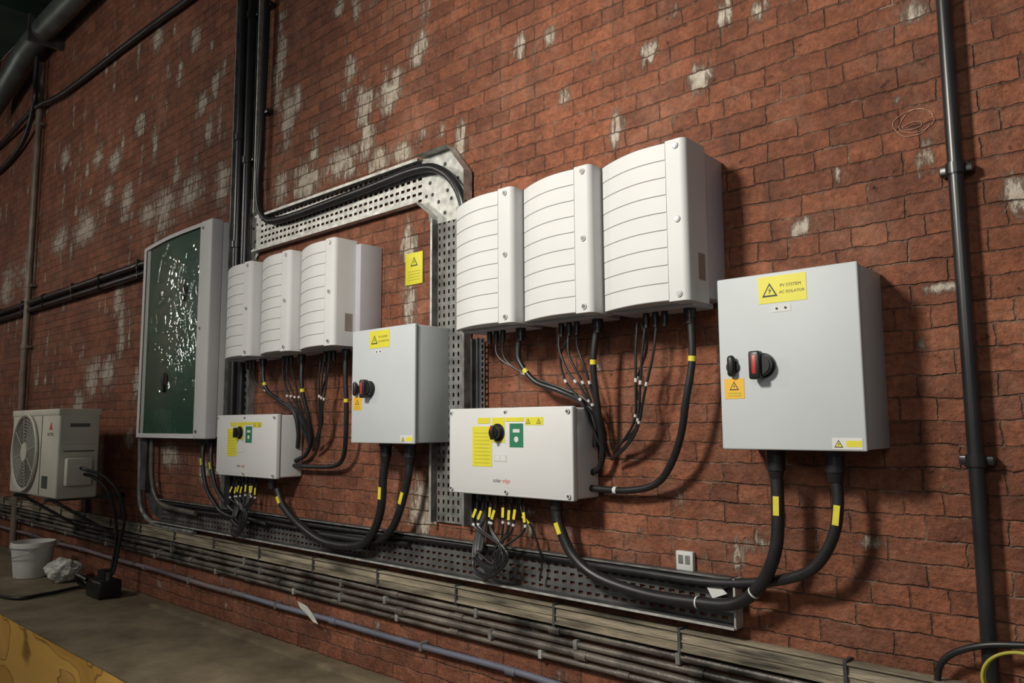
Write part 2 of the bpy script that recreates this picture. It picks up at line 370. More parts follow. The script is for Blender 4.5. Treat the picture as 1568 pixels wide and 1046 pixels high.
# ------------------------------------------------------------ inverters
def inverter(name,x0,z0,w=.405,h=.60,sticker=False,ext=0):
    b=B(name)
    b.box(x0+.03,x0+w-.012+ext,-.155,0,z0+.02,z0+h-.015,'invbody',.006)
    rw=w*.80; N=16
    def yd(t): return .225+.080*math.sin(min(1,t*1.02)*math.pi*.60)**.9 - .010*max(0,t-.6)
    nr=9; levels=[]
    for i in range(nr):
        a=z0+h*i/nr; c=z0+h*(i+1)/nr
        levels.append((a+.0011,c-.0011))
    for i,(a,c) in enumerate(levels):
        vs=[]
        for z,o in ((a,.0012),(a+.0012,.0032),(c-.0012,.0026),(c,.0012)):
            for j in range(N+1): t=j/N; vs.append((x0+rw*t,-(yd(t)+o),z))
        fs=[]
        for q in range(3):
            for j in range(N): fs.append([q*(N+1)+j,q*(N+1)+j+1,(q+1)*(N+1)+j+1,(q+1)*(N+1)+j])
        b.add(vs,fs,'white',True)
    vs=[(x0+rw*j/N,-yd(j/N)-.0005,z) for z in (z0,z0+h) for j in range(N+1)]
    b.add(vs,[[j,j+1,N+2+j,N+1+j] for j in range(N)],'slit',True)
    for z in (z0,z0+h):
        vs=[(x0+rw*j/N,-yd(j/N)-.002,z) for j in range(N+1)]+[(x0+rw*j/N,-.15,z) for j in range(N+1)]
        b.add(vs,[[j,j+1,N+2+j,N+1+j] for j in range(N)],'offwhite')
    b.add([(x0,-.15,z0),(x0,-yd(0)-.002,z0),(x0,-yd(0)-.002,z0+h),(x0,-.15,z0+h)],[[0,1,2,3]],'offwhite')
    ys=yd(1)+.005
    prof=[(x0+rw,-.15),(x0+rw,-ys+.004),(x0+rw+.004,-ys)]
    R=.026; cxx=x0+w-R
    for i in range(7):
        a=math.pi/2*i/6; prof.append((cxx+R*math.sin(a),-(ys-R)-R*math.cos(a)))
    prof.append((x0+w,-.15))
    n=len(prof); zz0=z0-.004; zz1=z0+h+.004
    vs=[(x,y,zz0) for x,y in prof]+[(x,y,zz1) for x,y in prof]
    fs=[[i,(i+1)%n,n+(i+1)%n,n+i] for i in range(n)]+[list(range(n))[::-1],[n+i for i in range(n)]]
    b.add(vs,fs,'white',True)
    for zf in (.035,.5,.965):
        zc=z0+h*zf; xc=x0+rw+.045
        b.cyl((xc,-ys-.002,zc),.013,.006,(0,-1,0),'offwhite',16,bev=.001)
        b.cyl((xc,-ys-.0055,zc),.008,.003,(0,-1,0),'screw',12)
    b.box(x0+.03,x0+w-.03,-.22,-.06,z0-.012,z0+.01,'invbody',.004)
    for xx,rr in ((w*.80,.024),(w*.34,.013),(w*.44,.013),(w*.54,.013)):
        b.cyl((x0+xx,-.15,z0-.03),rr,.04,(0,0,-1),'blackpl',12)
        b.cyl((x0+xx,-.15,z0-.055),rr*.8,.03,(0,0,-1),'blackpl',12)
    if sticker: b.box(x0+w,x0+w+.001,-.225,-.175,z0+.08,z0+.18,'brownlab')
    b.obj()
for i,(x,w) in enumerate(((-2.635,.427),(-2.200,.420),(-1.770,.420))): inverter('solar_inverter',x,.447,w=w,sticker=(i==2),ext=0.008)
for i,(x,w) in enumerate(((-4.885,.440),(-4.435,.440),(-3.985,.445))): inverter('solar_inverter',x,.445,w=w,sticker=(i==2),ext=(.055 if i==2 else .008))

# ------------------------------------------------------------ grey enclosures
def enclosure(x0,x1,z0,z1,gl):
    b=B('electrical_enclosure'); d=.25
    b.box(x0+.004,x1-.004,-d+.022,0,z0+.004,z1-.004,'grey',.006)
    b.box(x0,x1,-d,-d+.018,z0,z1,'grey',.006,3)
    y=-d-.0012
    lx,lz=x0+.155,z1-.105
    b.box(lx,lx+.165,y,-d,lz,lz+.092,'yellow')
    b.tri(lx+.040,lz+.046,y-.0005,.055)
    b.text('PV SYSTEM',lx+.076,lz+.052,y-.0005,.0150,'ink'); b.text('AC ISOLATOR',lx+.073,lz+.030,y-.0005,.0135,'ink')
    b.box(lx+.045,lx+.11,y,-d,lz-.032,lz-.010,'white')
    for q in (0,.03): b.cyl((lx+.062+q,y-.001,lz-.020),.004,.003,(0,-1,0),'ink',8)
    lockx=x0+.052; rz=z0+.285
    b.cyl((lockx,-d-.004,rz),.024,.010,(0,-1,0),'blackpl',20,bev=.002)
    b.box(lockx-.014,lockx+.014,-d-.028,-d-.006,rz-.034,rz+.040,'blackpl',.012,3,True)
    rx=x0+.163
    b.cyl((rx,-d-.006,rz),.042,.014,(0,-1,0),'blackpl',28,bev=.003)
    b.cyl((rx,-d-.022,rz),.038,.026,(0,-1,0),'blackpl',24,bev=.004)
    b.box(rx-.034,rx+.006,-d-.050,-d-.014,rz-.048,rz+.048,'blackpl',.008,3,True)
    b.box(rx-.022,rx-.006,-d-.0515,-d-.030,rz-.030,rz+.034,'red',.003,2)
    b.box(x0+.017,x0+.090,y,-d,z0+.175,z0+.245,'orange'); b.tri(x0+.053,z0+.220,y-.0005,.035,inner='orange')
    b.box(x0+.030,x0+.078,y-.0005,y,z0+.183,z0+.187,'inkd'); b.box(x0+.030,x0+.078,y-.0005,y,z0+.192,z0+.196,'inkd')
    b.box(x1-.105,x1-.012,y,-d,z0+.006,z0+.042,'white')
    b.box(x1-.062,x1-.014,y-.0005,y,z0+.014,z0+.034,'yellow'); b.tri(x1-.085,z0+.024,y-.0005,.028)
    for g in gl:
        b.cyl((g,-.14,z0-.010),.036,.020,(0,0,-1),'blackpl',6)
        b.cyl((g,-.14,z0-.045),.031,.055,(0,0,-1),'blackpl',16)
        b.cyl((g,-.14,z0-.085),.029,.04,(0,0,-1),'blackpl',16,r2=.022)
    b.obj()
enclosure(-1.268,-.785,-.092,.508,(-1.125,-.925))
enclosure(-3.432,-2.912,-.095,.508,(-3.27,-3.075))

# ------------------------------------------------------------ dc switch boxes
def dcbox(x0,x1,z0,z1):
    b=B('dc_switch_box')
    b.box(x0+.006,x1-.006,-.165,0,z0+.006,z1-.006,'white',.010,3)
    b.box(x0,x1,-.193,-.160,z0,z1,'white',.008,3)
    i=.035
    o=[(x0+.01,-.192,z0+.01),(x1-.01,-.192,z0+.01),(x1-.01,-.192,z1-.01),(x0+.01,-.192,z1-.01)]
    p=[(x0+i,-.203,z0+i),(x1-i,-.203,z0+i),(x1-i,-.203,z1-i),(x0+i,-.203,z1-i)]
    b.add(o+p,[[0,1,5,4],[1,2,6,5],[2,3,7,6],[3,0,4,7],[4,5,6,7]],'white')
    for sx in (x0+.022,x1-.022,(x0+x1)/2):
        for sz in (z0+.022,z1-.022):
            b.cyl((sx,-.198,sz),.011,.006,(0,-1,0),'offwhite',14); b.cyl((sx,-.202,sz),.006,.003,(0,-1,0),'screw',10)
    y=-.2045; Y=-.203
    b.box(x0+.17,x0+.295,y,Y,z0+.130,z0+.312,'yellow')
    for k in range(9): b.box(x0+.182,x0+.282,y-.0004,y,z0+.145+k*.017,z0+.1475+k*.017,'inkd')
    b.box(x0+.205,x0+.285,y,Y,z0+.325,z0+.352,'yellow')
    b.box(x0+.298,x0+.375,y,Y,z0+.240,z0+.352,'yellow')
    b.box(x0+.405,x0+.485,y,Y,z0+.220,z0+.325,'green'); b.box(x0+.425,x0+.465,y-.0005,y,z0+.285,z0+.30,'white'); b.cyl((x0+.445,y-.0003,z0+.255),.013,.001,(0,-1,0),'white',16)
    b.box(x0+.380,x0+.490,y,Y,z0+.334,z0+.352,'yellow')
    b.box(x0+.497,x0+.60,y,Y,z0+.318,z0+.352,'yellow'); b.tri(x0+.515,z0+.335,y-.0005,.026); b.tri(x0+.575,z0+.335,y-.0005,.026)
    b.box(x0+.31,x0+.385,y,Y,z0+.155,z0+.185,'offwhite')
    for q in (.318,.352): b.box(x0+q,x0+q+.026,y-.0004,y,z0+.160,z0+.180,'white')
    b.text('solar',x0+.30,z0+.062,Y-.0006,.026,'ink'); b.text('edge',x0+.357,z0+.062,Y-.0006,.026,'redlogo')
    kx,kz=x0+.335,z0+.285
    b.cyl((kx,-.208,kz),.040,.012,(0,-1,0),'blackpl',28,bev=.003)
    b.cyl((kx,-.226,kz),.030,.03,(0,-1,0),'blackpl',24,bev=.005)
    b.box(kx-.009,kx+.009,-.252,-.225,kz-.032,kz+.032,'blackpl',.005,2)
    b.box(kx-.003,kx+.003,-.253,-.25,kz+.008,kz+.03,'red')
    for k in range(6): b.cyl((x0+.14+k*.05,-.12,z0-.015),.014,.04,(0,0,-1),'blackpl',10)
    b.cyl((x0+.60,-.12,z0-.02),.027,.05,(0,0,-1),'blackpl',14); b.cyl((x0+.60,-.12,z0-.055),.023,.03,(0,0,-1),'blackpl',14)
    b.obj()
dcbox(-2.722,-1.972,-.322,.075)
dcbox(-5.035,-4.275,-.328,.073)

# ------------------------------------------------------------ green cabinet
def cabinet():
    b=B('green_glazed_cabinet'); x0,x1,z0,z1=-6.60,-5.235,-.088,1.50
    b.box(x0+.02,x1-.005,-.10,0,z0+.01,z1-.01,'white',.006)
    N=18; xr=-5.42
    def yd(t): return .095+.075*math.sin(min(1,t*1.3)*math.pi/2)
    def shell(xa,xb,za,zb,off,k,sm=True):
        vs=[]
        for z in (za,zb):
            for j in range(N+1):
                x=xa+(xb-xa)*j/N; t=(x-x0)/(xr-x0); vs.append((x,-(yd(t)+off),z))
        b.add(vs,[[j,j+1,N+2+j,N+1+j] for j in range(N)],k,sm)
    shell(x0,xr,z0,z0+.035,.004,'white'); shell(x0,xr,z1-.03,z1,.004,'white')
    shell(x0,x0+.070,z0+.035,z1-.03,.004,'white')
    shell(x0+.06,xr,z0+.03,z1-.028,-.012,'cabpanel')
    shell(x0+.06,xr,z0+.033,z1-.028,.004,'clear')
    shell(x0+.16,x0+.168,z0+.04,z1-.04,-.008,'green')
    for z in (z0,z1):
        vs=[(x0+(xr-x0)*j/N,-yd(j/N)-.004,z) for j in range(N+1)]+[(x0+(xr-x0)*j/N,-.05,z) for j in range(N+1)]
        b.add(vs,[[j,j+1,N+2+j,N+1+j] for j in range(N)],'white')
    b.add([(x0,-.05,z0),(x0,-yd(0)-.004,z0),(x0,-yd(0)-.004,z1),(x0,-.05,z1)],[[0,1,2,3]],'white')
    b.box(xr,x1,-.182,-.09,z0-.004,z1+.004,'white',.012,3,True)
    for zz in (z0+.05,(z0+z1)/2,z1-.05): b.cyl((xr+.05,-.184,zz),.012,.006,(0,-1,0),'screw',12)
    for hx,hz in ((-5.68,1.04),(-5.97,.36)):
        b.box(hx-.045,hx+.045,-.166,-.150,hz-.04,hz+.04,'blackpl',.004); b.box(hx-.012,hx+.012,-.172,-.15,hz-.10,hz+.05,'blackpl',.003)
    for k in range(4): b.cyl((x0+1.0+k*.06,-.06,z0-.02),.022,.04,(0,0,-1),'blackpl',10)
    b.obj()
cabinet()

# ------------------------------------------------------------ cable trays
def elbow_holes(b,pts,y):
    for x,z in pts: b.cyl((x,y,z),.011,.002,(0,-1,0),'ink',10)
b=B('cable_tray')
k='galv'; fd=.055
b.perf(-4.86,-3.13,1.215,1.465,-.012,k,.05,.042)
b.box(-4.86,-3.13,-fd,-.012,1.463,1.466,k); b.box(-4.90,-3.13,-fd,-.012,1.214,1.217,k)
b.box(-4.86,-3.13,-fd-.002,-fd,1.450,1.467,k); b.box(-4.90,-3.13,-fd-.002,-fd,1.214,1.230,k)
el=[(-3.13,1.475),(-2.88,1.475),(-2.745,1.31),(-2.745,1.08),(-3.01,1.08),(-3.01,1.12),(-3.13,1.215)]
b.prism(el,-.013,-.010,k)
for (p,q) in list(zip(el[:4],el[1:4]))+[(el[4],el[5]),(el[5],el[6])]:
    v=[(p[0],-.01,p[1]),(q[0],-.01,q[1]),(q[0],-.075,q[1]),(p[0],-.075,p[1])]; b.add(v,[[0,1,2,3]],k)
elbow_holes(b,[(-3.05,1.25),(-3.0,1.2),(-2.93,1.25),(-2.9,1.2),(-2.95,1.40),(-2.85,1.30),(-3.07,1.32),(-2.95,1.13),(-2.85,1.13),(-3.1,1.25)],-.0135)
jl=[(-5.06,1.16),(-4.93,1.16),(-4.86,1.215),(-4.86,1.465),(-4.95,1.62),(-5.06,1.62)]
b.prism(jl,-.013,-.010,k); elbow_holes(b,[(-4.97,1.25),(-4.92,1.3),(-4.95,1.4),(-4.98,1.5),(-4.9,1.42)],-.0135)
b.obj()
b=B('cable_tray')
k='galvd'
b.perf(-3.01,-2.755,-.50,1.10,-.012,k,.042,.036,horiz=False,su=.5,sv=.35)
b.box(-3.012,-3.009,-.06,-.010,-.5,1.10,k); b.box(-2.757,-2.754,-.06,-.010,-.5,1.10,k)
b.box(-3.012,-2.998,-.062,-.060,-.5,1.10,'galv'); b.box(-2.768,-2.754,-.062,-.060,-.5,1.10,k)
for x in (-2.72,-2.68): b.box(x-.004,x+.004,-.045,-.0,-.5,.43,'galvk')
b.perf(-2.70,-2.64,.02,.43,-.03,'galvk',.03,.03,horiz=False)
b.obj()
b=B('cable_tray')
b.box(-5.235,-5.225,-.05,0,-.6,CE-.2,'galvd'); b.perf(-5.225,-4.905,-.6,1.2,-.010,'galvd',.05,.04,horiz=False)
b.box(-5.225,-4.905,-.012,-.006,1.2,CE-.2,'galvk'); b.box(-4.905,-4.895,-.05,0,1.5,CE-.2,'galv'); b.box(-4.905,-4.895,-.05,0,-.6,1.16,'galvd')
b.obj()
b=B('cable_tray')
b.perf(-6.25,-1.335,-.745,-.575,-.012,'galvm',.045,.034,su=.55,sv=.38)  # shade on this tray is put into the darker steel colour
b.box(-6.28,-1.335,-.075,-.010,-.748,-.745,'galvk'); b.box(-6.28,-1.335,-.077,-.075,-.752,-.742,'galv')  # dark flange and bright lip paint in where the light strikes
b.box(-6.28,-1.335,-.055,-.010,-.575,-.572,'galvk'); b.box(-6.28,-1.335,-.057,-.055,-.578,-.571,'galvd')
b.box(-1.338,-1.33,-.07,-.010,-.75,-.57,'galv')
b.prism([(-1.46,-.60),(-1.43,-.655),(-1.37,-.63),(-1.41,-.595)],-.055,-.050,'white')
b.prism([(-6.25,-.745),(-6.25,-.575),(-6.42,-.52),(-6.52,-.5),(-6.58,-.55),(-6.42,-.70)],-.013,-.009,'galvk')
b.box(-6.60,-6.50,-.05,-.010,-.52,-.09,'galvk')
b.obj()
b=B('junction_socket'); b.box(-1.60,-1.525,-.022,0,-.575,-.500,'offwhite',.004); b.box(-1.588,-1.568,-.024,-.02,-.548,-.515,'galvd'); b.box(-1.558,-1.538,-.024,-.02,-.548,-.515,'galvd'); b.obj()
b=B('warning_sign'); b.box(-3.285,-3.14,-.004,0,.775,.955,'yellow',.001); b.tri(-3.21,.905,-.0045,.06)
for kk in range(4): b.box(-3.265,-3.16,-.0048,-.004,.80+kk*.016,.803+kk*.016,'inkd')
b.obj()
b=B('chalk_mark')
for (ax,az,ox,oz,ph) in ((.060,.045,0,0,0),(.052,.040,.012,.004,1),(.030,.012,0,-.01,.5)):
    b.tube([(-.66+ox+ax*math.cos(a+ph)*(1+.1*math.sin(3*a)),-.0002,1.0+oz+az*math.sin(a+ph)) for a in [i*2*math.pi/20 for i in range(20)]],.0011,'chalk',5)
b.obj()
b=B('paper_scrap'); b.prism([(-4.22,-1.07),(-4.12,-1.085),(-4.06,-1.12),(-4.0,-1.17),(-4.05,-1.165),(-4.12,-1.13),(-4.2,-1.10)],-.052,-.049,'bag'); b.obj()

# ------------------------------------------------------------ wall services
def conduit(name,x0,x1,z,r,d,k,step=1.2,off=0,clip='galvd',wob=.005):
    rr=random.Random(int(z*1000)); n=14
    b=B(name); b.tube([(x0+(x1-x0)*i/n,-d,z+rr.uniform(-wob,wob)) for i in range(n+1)],r,k,12,sub=3)
    x=x0+off+.3
    while x<x1:
        b.box(x,x+.02,-d-r-.003,0,z-r-.006,z+r+.006,clip,.002)
        b.cyl((x+step*.45,-d,z),r*1.3,.06,(1,0,0),k,12)
        x+=step
    b.obj()
b=B('cable_trunking'); b.box(-11.8,1.8,-.050,0,-.870,-.795,'beige',.003)
b.box(-11.8,1.8,-.060,-.045,-.800,-.793,'beige'); b.box(-11.8,1.8,-.060,-.045,-.872,-.862,'beige')
b.box(-11.8,1.8,-.056,-.045,-.838,-.831,'beige')
x=-11.5
while x<1.7:
    b.box(x,x+.012,-.062,0,-.878,-.786,'galvk'); x+=.62
b.obj()
conduit('steel_conduit',-11.8,1.8,-.905,.016,.03,'pipe',1.1,0)
conduit('steel_conduit',-11.8,1.8,-.945,.014,.03,'pipe',1.3,.3)
conduit('steel_conduit',-11.8,1.8,-.985,.017,.035,'pipe',1.2,.5)
conduit('steel_conduit',-11.8,1.8,-1.022,.012,.03,'pipe',1.0,.2,'galv')
conduit('steel_conduit',-11.8,-4.9,-1.135,.017,.03,'purple',1.4,.2)
conduit('steel_conduit',-4.9,1.8,-1.135,.016,.03,'blue',1.4,.1)
conduit('black_conduit',-13.9,-6.61,1.40,.035,.05,'pvc',1.6,.4,'blackpl',0)
conduit('black_conduit',-13.9,-6.61,1.315,.030,.05,'pvc',1.6,.4,'blackpl',0)
def vconduit(name,x,z0,z1,r,d,k,cps=(),rc=1.3,hc=.05):
    b=B(name); b.tube([(x,-d,z0),(x,-d,z1)],r,k,14,sm=False)
    for z in cps:
        b.cyl((x,-d,z),r*rc,hc,(0,0,1),k,16,bev=.003); b.box(x-r*2.1,x+r*2.1,-d+.0,0,z-.014,z+.014,k,.004)
    b.obj()
vconduit('black_conduit',-5.10,-.55,CE-.2,.034,.055,'pvc',(3.4,2.1,1.3))
vconduit('black_conduit',-4.985,1.0,CE-.2,.032,.055,'pvc',(3.0,1.9))
vconduit('black_conduit',-4.98,-.55,.46,.026,.055,'pvc')
vconduit('black_conduit',-.535,LEDGE,CE,.0225,.045,'pvc',(.80,-.12),1.28,.04)
vconduit('painted_pipe',-9.82,-1.36,4.25,.036,.06,'oldpipe',(3.5,1.6,.9))
b=B('black_cable'); b.tube(cp((-479,480,.05),(-479,305,.05),(-482,208,.05),(-484,167,.05),(-476,145,.05),(-450,138,.05),(-366,139,.05),(-313,140,.055),(-292,134,.06),(-279,120,.06),(-275,100,.05),(-275,60,.05)),.025,'pvc',12)
for z in (4,3,2.2): b.box(-4.83,-4.75,-.05,0,z,z+.03,'blackpl',.004)
b.obj()
b=B('black_cable'); b.tube([(-13.9,-.05,3.7),(-11.6,-.05,3.66),(-9.9,-.10,3.70),(-9,-.06,3.64),(-7,-.05,3.60),(-6,-.05,3.56),(-5.3,-.08,3.57)],.028,'black',10)
b.tube([(-9.75,-.14,4.3),(-9.8,-.13,4.0),(-9.78,-.13,3.75),(-10.4,-.06,3.45),(-11.5,-.05,3.3),(-13.9,-.05,3.25)],.028,'black',10); b.obj()
b=B('overhead_pipe'); b.tube([(-11.3,-.22,4.02),(-10.2,-.22,4.28),(-9.9,-.22,4.36),(-9.2,-.22,4.40),(-7.52,-.22,4.42),(-5.4,-.22,4.55)],.12,'greenpipe',18)
b.box(-9.35,-9.30,-.36,0,4.25,4.55,'galvk'); b.box(-6.35,-6.30,-.36,0,4.3,4.65,'galvk'); b.obj()

# ------------------------------------------------------------ power cables
def cable(pts,r,bands=(),name='power_cable',k='black',seg=12,tags=()):
    b=B(name); b.tube(pts,r,k,seg,bands=bands,tags=tags); b.obj()
Yb=lambda t,l=.020,e=.001:(t,l,'tape',e)
cable(cp((-230,40,.15),(-231,34,.15),(-230,28,.15),(-222,19,.14),(-210,14.5,.12),(-200,9,.08),(-195.5,0,.06),(-196,-10,.05)),.0125,[Yb(.25)])
cable(cp((-187,40,.15),(-189,24,.15),(-189,4,.12),(-190,-10,.08),(-193,-18,.06),(-198,-21,.05)),.0135,[Yb(.22)])
cable(cp((-143,40,.15),(-143,24,.15),(-146,9,.15),(-150,-5,.13),(-157,-17,.10),(-166,-24.5,.07),(-180,-27.5,.06),(-198,-27.5,.06)),.0145,[Yb(.15),(.88,.016,'white',.001)])
cable(cp((-453,40,.15),(-452,30,.15),(-448,22,.14),(-438,15,.10),(-428,8,.07),(-426,-4,.05),(-428,-14,.04)),.0125,[Yb(.2)])
cable(cp((-408,40,.15),(-407,22,.15),(-405,3,.11),(-409,-10,.07),(-417,-18,.05),(-428,-22,.05)),.0135,[Yb(.25)])
cable(cp((-363,40,.15),(-363,28,.15),(-363,10,.14),(-366,-8,.12),(-374,-19,.08),(-386,-24,.06),(-410,-25,.06),(-428,-25,.06)),.0135,[Yb(.22)])
TG=lambda t,l=.06,w=.020:(t,l,w,'tape')
cable(cp((-212,-38,.12),(-211,-43,.12),(-205,-55,.11),(-193,-63,.10),(-171,-67,.09),(-148,-67,.09),(-132,-65,.10),(-121,-57,.12),(-114,-44,.14),(-112.5,-30,.14),(-112.5,-18,.14)),.0225,
      [(.53,.006,'white',.001),(.70,.006,'white',.001)],tags=[TG(.045,.05),TG(.93,.065)])
cable(cp((-92.5,-18,.14),(-92,-26,.14),(-94,-37,.14),(-101,-48,.13),(-113,-54,.10),(-132,-58.5,.06),(-150,-60,.05),(-176,-60,.045),(-210,-60,.04)),.0185,tags=[TG(.085,.065)])
cable(cp((-327,-18,.14),(-329,-28,.14),(-332,-45,.13),(-342,-59,.11),(-358,-67,.09),(-389,-68,.09),(-414,-60,.10),(-429,-50,.12),(-437,-40,.12)),.0225,tags=[TG(.12,.065),TG(.95,.05)])
cable(cp((-307.5,-18,.14),(-309,-28,.14),(-317,-46,.13),(-332,-59,.09),(-352,-64,.06),(-400,-65,.045)),.0205,tags=[TG(.17,.065)])
b=B('power_cable')
for i,(z,rr,xe) in enumerate(((-.60,.014,-1.45),(-.635,.012,-3.2))):
    b.tube([(-6.2+i*.1,-.035,z),(-5,-.03,z+.008),(-4,-.035,z-.004),((xe-4)/2,-.035,z+.006),(xe,-.035,z+.004)],rr,'black',10)
b.obj()
def bundle(name,paths,r,bands=()):
    b=B(name)
    for p in paths: b.tube(p,r,'black',8,bands=bands,sub=6)
    b.obj()
W=lambda t,l=.02:(t,l,'white',.001)
A1=[cp((-245,40,.15),(-244,32,.15),(-236,26,.13),(-222,19,.11),(-205,12,.09),(-194,4,.07),(-190,-10,.05)),
    cp((-241,40,.15),(-240,30,.14),(-228,22,.12),(-208,15,.10),(-196,8,.08),(-192,-8,.05))]
A2=[cp((-207,40,.15),(-207,32,.15),(-203,22,.14),(-197,14,.12),(-193,4,.09),(-191,-12,.06)),
    cp((-202,40,.15),(-202,30,.15),(-199,23,.14),(-195,14,.12),(-192,2,.09),(-190,-14,.06)),
    cp((-197,40,.15),(-198,33,.14),(-195,24,.13),(-193,14,.11),(-191,0,.08),(-189,-14,.05)),
    cp((-199,40,.15),(-208,30,.13),(-206,18,.12),(-198,9,.11),(-196,0,.08),(-192,-12,.05))]
A3=[cp((-167,40,.15),(-168,28,.15),(-169,14,.14),(-171,2,.12),(-178,-6,.09),(-186,-12,.06)),
    cp((-163,40,.15),(-165,28,.15),(-167,14,.14),(-170,0,.12),(-177,-8,.09),(-186,-14,.06)),
    cp((-158,40,.15),(-160,27,.15),(-165,12,.14),(-170,-2,.12),(-178,-10,.09),(-187,-15,.06)),
    cp((-165,40,.15),(-164,30,.13),(-170,16,.12),(-168,4,.12),(-174,-4,.10),(-185,-10,.06))]
sh=lambda P,dx:[[(x+dx,y,z) for x,y,z in p] for p in P]
bundle('string_cable',A1,.0045,[W(.3)]); bundle('string_cable',A2,.0055,[W(.42,.015),W(.6,.012)]); bundle('string_cable',A3,.0055,[W(.38,.016),W(.62,.012)])
bundle('string_cable',sh(A1,-2.25),.0045,[W(.3)]); bundle('string_cable',sh(A2,-2.22),.0055,[W(.42,.015)]); bundle('string_cable',sh(A3,-2.21),.0055,[W(.38,.016)])
def tails(x0,z0):
    b=B('string_cable')
    for i in range(8):
        x=x0+.12+i*.042; c=x0+.18; j=random.uniform(-.03,.03)
        p=[(x,-.12,z0-.03),(x+j*.5,-.12,z0-.08),(x-.005+j,-.125,z0-.16),(c+.14-i*.012,-.13,z0-.27-j),(c+.05,-.13,z0-.36+i*.006+j),(c-.06+j,-.12,z0-.36+i*.012+j),(c-.12+i*.008,-.09,z0-.27),(c-.105+i*.005,-.05,z0-.12),(c-.08,-.03,z0+.02)]
        b.tube(p,.006,'black',8,bands=[(.12,.012,'white',.001)],sub=6,tags=[(.065+.01*(i%2),.045,.014,'tape')])
    b.obj()
tails(-2.722,-.322); tails(-5.035,-.328)
b=B('string_cable'); b.tube(cp((-233,-36,.12),(-231,-42,.12),(-228,-46,.1),(-226,-60,.06),(-228,-70,.05)),.005,'black',8,tags=[(.2,.045,.014,'tape')]); b.obj()
cable(cp((-547,-10,.06),(-546,-22,.08),(-540,-42,.08),(-528,-54,.07),(-515,-61,.06),(-480,-65,.05)),.015,tags=[TG(.16,.05,.014)])
cable(cp((-536,-10,.06),(-533,-25,.08),(-525,-42,.08),(-512,-53,.07),(-495,-60,.06),(-460,-64,.05)),.015,tags=[TG(.18,.05,.014)])
cable(cp((-665,-10,.04),(-663,-40,.04),(-661,-60,.04),(-650,-72,.04),(-625,-78,.04),(-560,-78,.05)),.020,k='galvd',name='flexible_conduit')
cable(cp((-640,-10,.05),(-638,-38,.05),(-630,-54,.05),(-612,-62,.05),(-560,-64,.05)),.020,k='pipe',name='flexible_conduit')
cable(cp((-68,-100,.05),(-68,-80,.05),(-65,-72,.06),(-56,-66.5,.08),(-44,-64,.08),(-20,-62,.06),(20,-62,.05)),.010)
b=B('earth_cable_coil')
for q in range(2):
    b.tube([(-.44+.10*math.cos(a)*(1+.03*q),-.11-.012*q,-.74+.085*math.sin(a)*(1+.02*q)) for a in [i*2*math.pi/16 for i in range(17)]],.0045,'inkd',8)
b.obj()

# ------------------------------------------------------------ air conditioner
def aircon():
    b=B('air_conditioner_outdoor_unit'); x0,x1,y0,y1,z0,z1=-8.06,-6.85,-.60,-.29,-.575,.145
    b.box(x0,x1,y0,y1,z0,z1,'acbeige',.018,3,True)
    b.box(x0-.004,x1+.004,y0-.006,y1+.006,z1-.05,z1+.004,'acbeige',.008,2)
    c=(-7.64,y0-.004,-.215); R=.325
    b.cyl(c,R,.010,(0,-1,0),'acdark',48)
    def ring(r,t): b.tube([(c[0]+r*math.cos(a),c[1]-.012,c[2]+r*math.sin(a)) for a in [i*2*math.pi/40 for i in range(41)]],t,'acbeige',6,sm=False)
    ring(R,.014)
    for q in range(9): ring(.09+q*.027,.0020)
    for q in range(8):
        a=q*math.pi/4+.2; b.tube([(c[0]+.05*math.cos(a),c[1]-.012,c[2]+.05*math.sin(a)),(c[0]+R*math.cos(a),c[1]-.012,c[2]+R*math.sin(a))],.003,'acbeige',6,sm=False)
    b.cyl((c[0],c[1]-.012,c[2]),.08,.015,(0,-1,0),'acbeige',24,bev=.003)
    b.box(-7.262,-7.252,y0-.003,y0,z0+.02,z1-.05,'acdark')
    b.prism([(-7.07,-.02),(-7.035,.04),(-7.0,-.02)],y0-.003,y0,'redlogo'); b.text('ELECTRIC',-7.12,-.07,y0-.002,.035,'ink')
    b.box(-7.20,-7.06,y0-.002,y0,-.50,-.40,'greenpipe')
    b.box(x1,x1+.004,y0+.03,y1-.03,-.14,z1-.08,'acbeige',.001); b.box(x1+.003,x1+.006,y0+.08,y1-.08,.0,.03,'acdark')
    b.box(x1,x1+.07,y0+.05,y1-.07,-.47,-.25,'acbeige',.012,2); b.box(x1+.002,x1+.006,y0+.04,y1-.04,-.20,-.19,'acdark')
    for xx in (-7.85,-7.05):
        b.box(xx-.02,xx+.02,-.62,0,-.605,-.575,'galvk'); b.box(xx-.02,xx+.02,-.035,0,-1.0,-.575,'galvk')
        b.tube([(xx,-.55,-.60),(xx,-.03,-.95)],.014,'galvk',8,sm=False)
    b.obj()
aircon()
b=B('refrigerant_hose')
b.tube([(-6.79,-.45,-.33),(-6.72,-.42,-.345),(-6.62,-.32,-.40),(-6.56,-.22,-.55),(-6.60,-.16,-.75),(-6.68,-.16,-.95),(-6.70,-.18,-1.15),(-6.7,-.22,-1.22)],.012,'black',10)
b.tube([(-6.79,-.42,-.38),(-6.72,-.36,-.41),(-6.66,-.26,-.55),(-6.70,-.18,-.85),(-6.74,-.18,-1.1),(-6.74,-.22,-1.22)],.013,'black',10)
b.tube([(-6.55,-.2,-1.34),(-6.85,-.25,-1.342),(-7.15,-.26,-1.342),(-7.08,-.55,-1.342),(-7.2,-.80,-1.345),(-8.5,-.88,-1.345)],.014,'black',10)
b.obj()
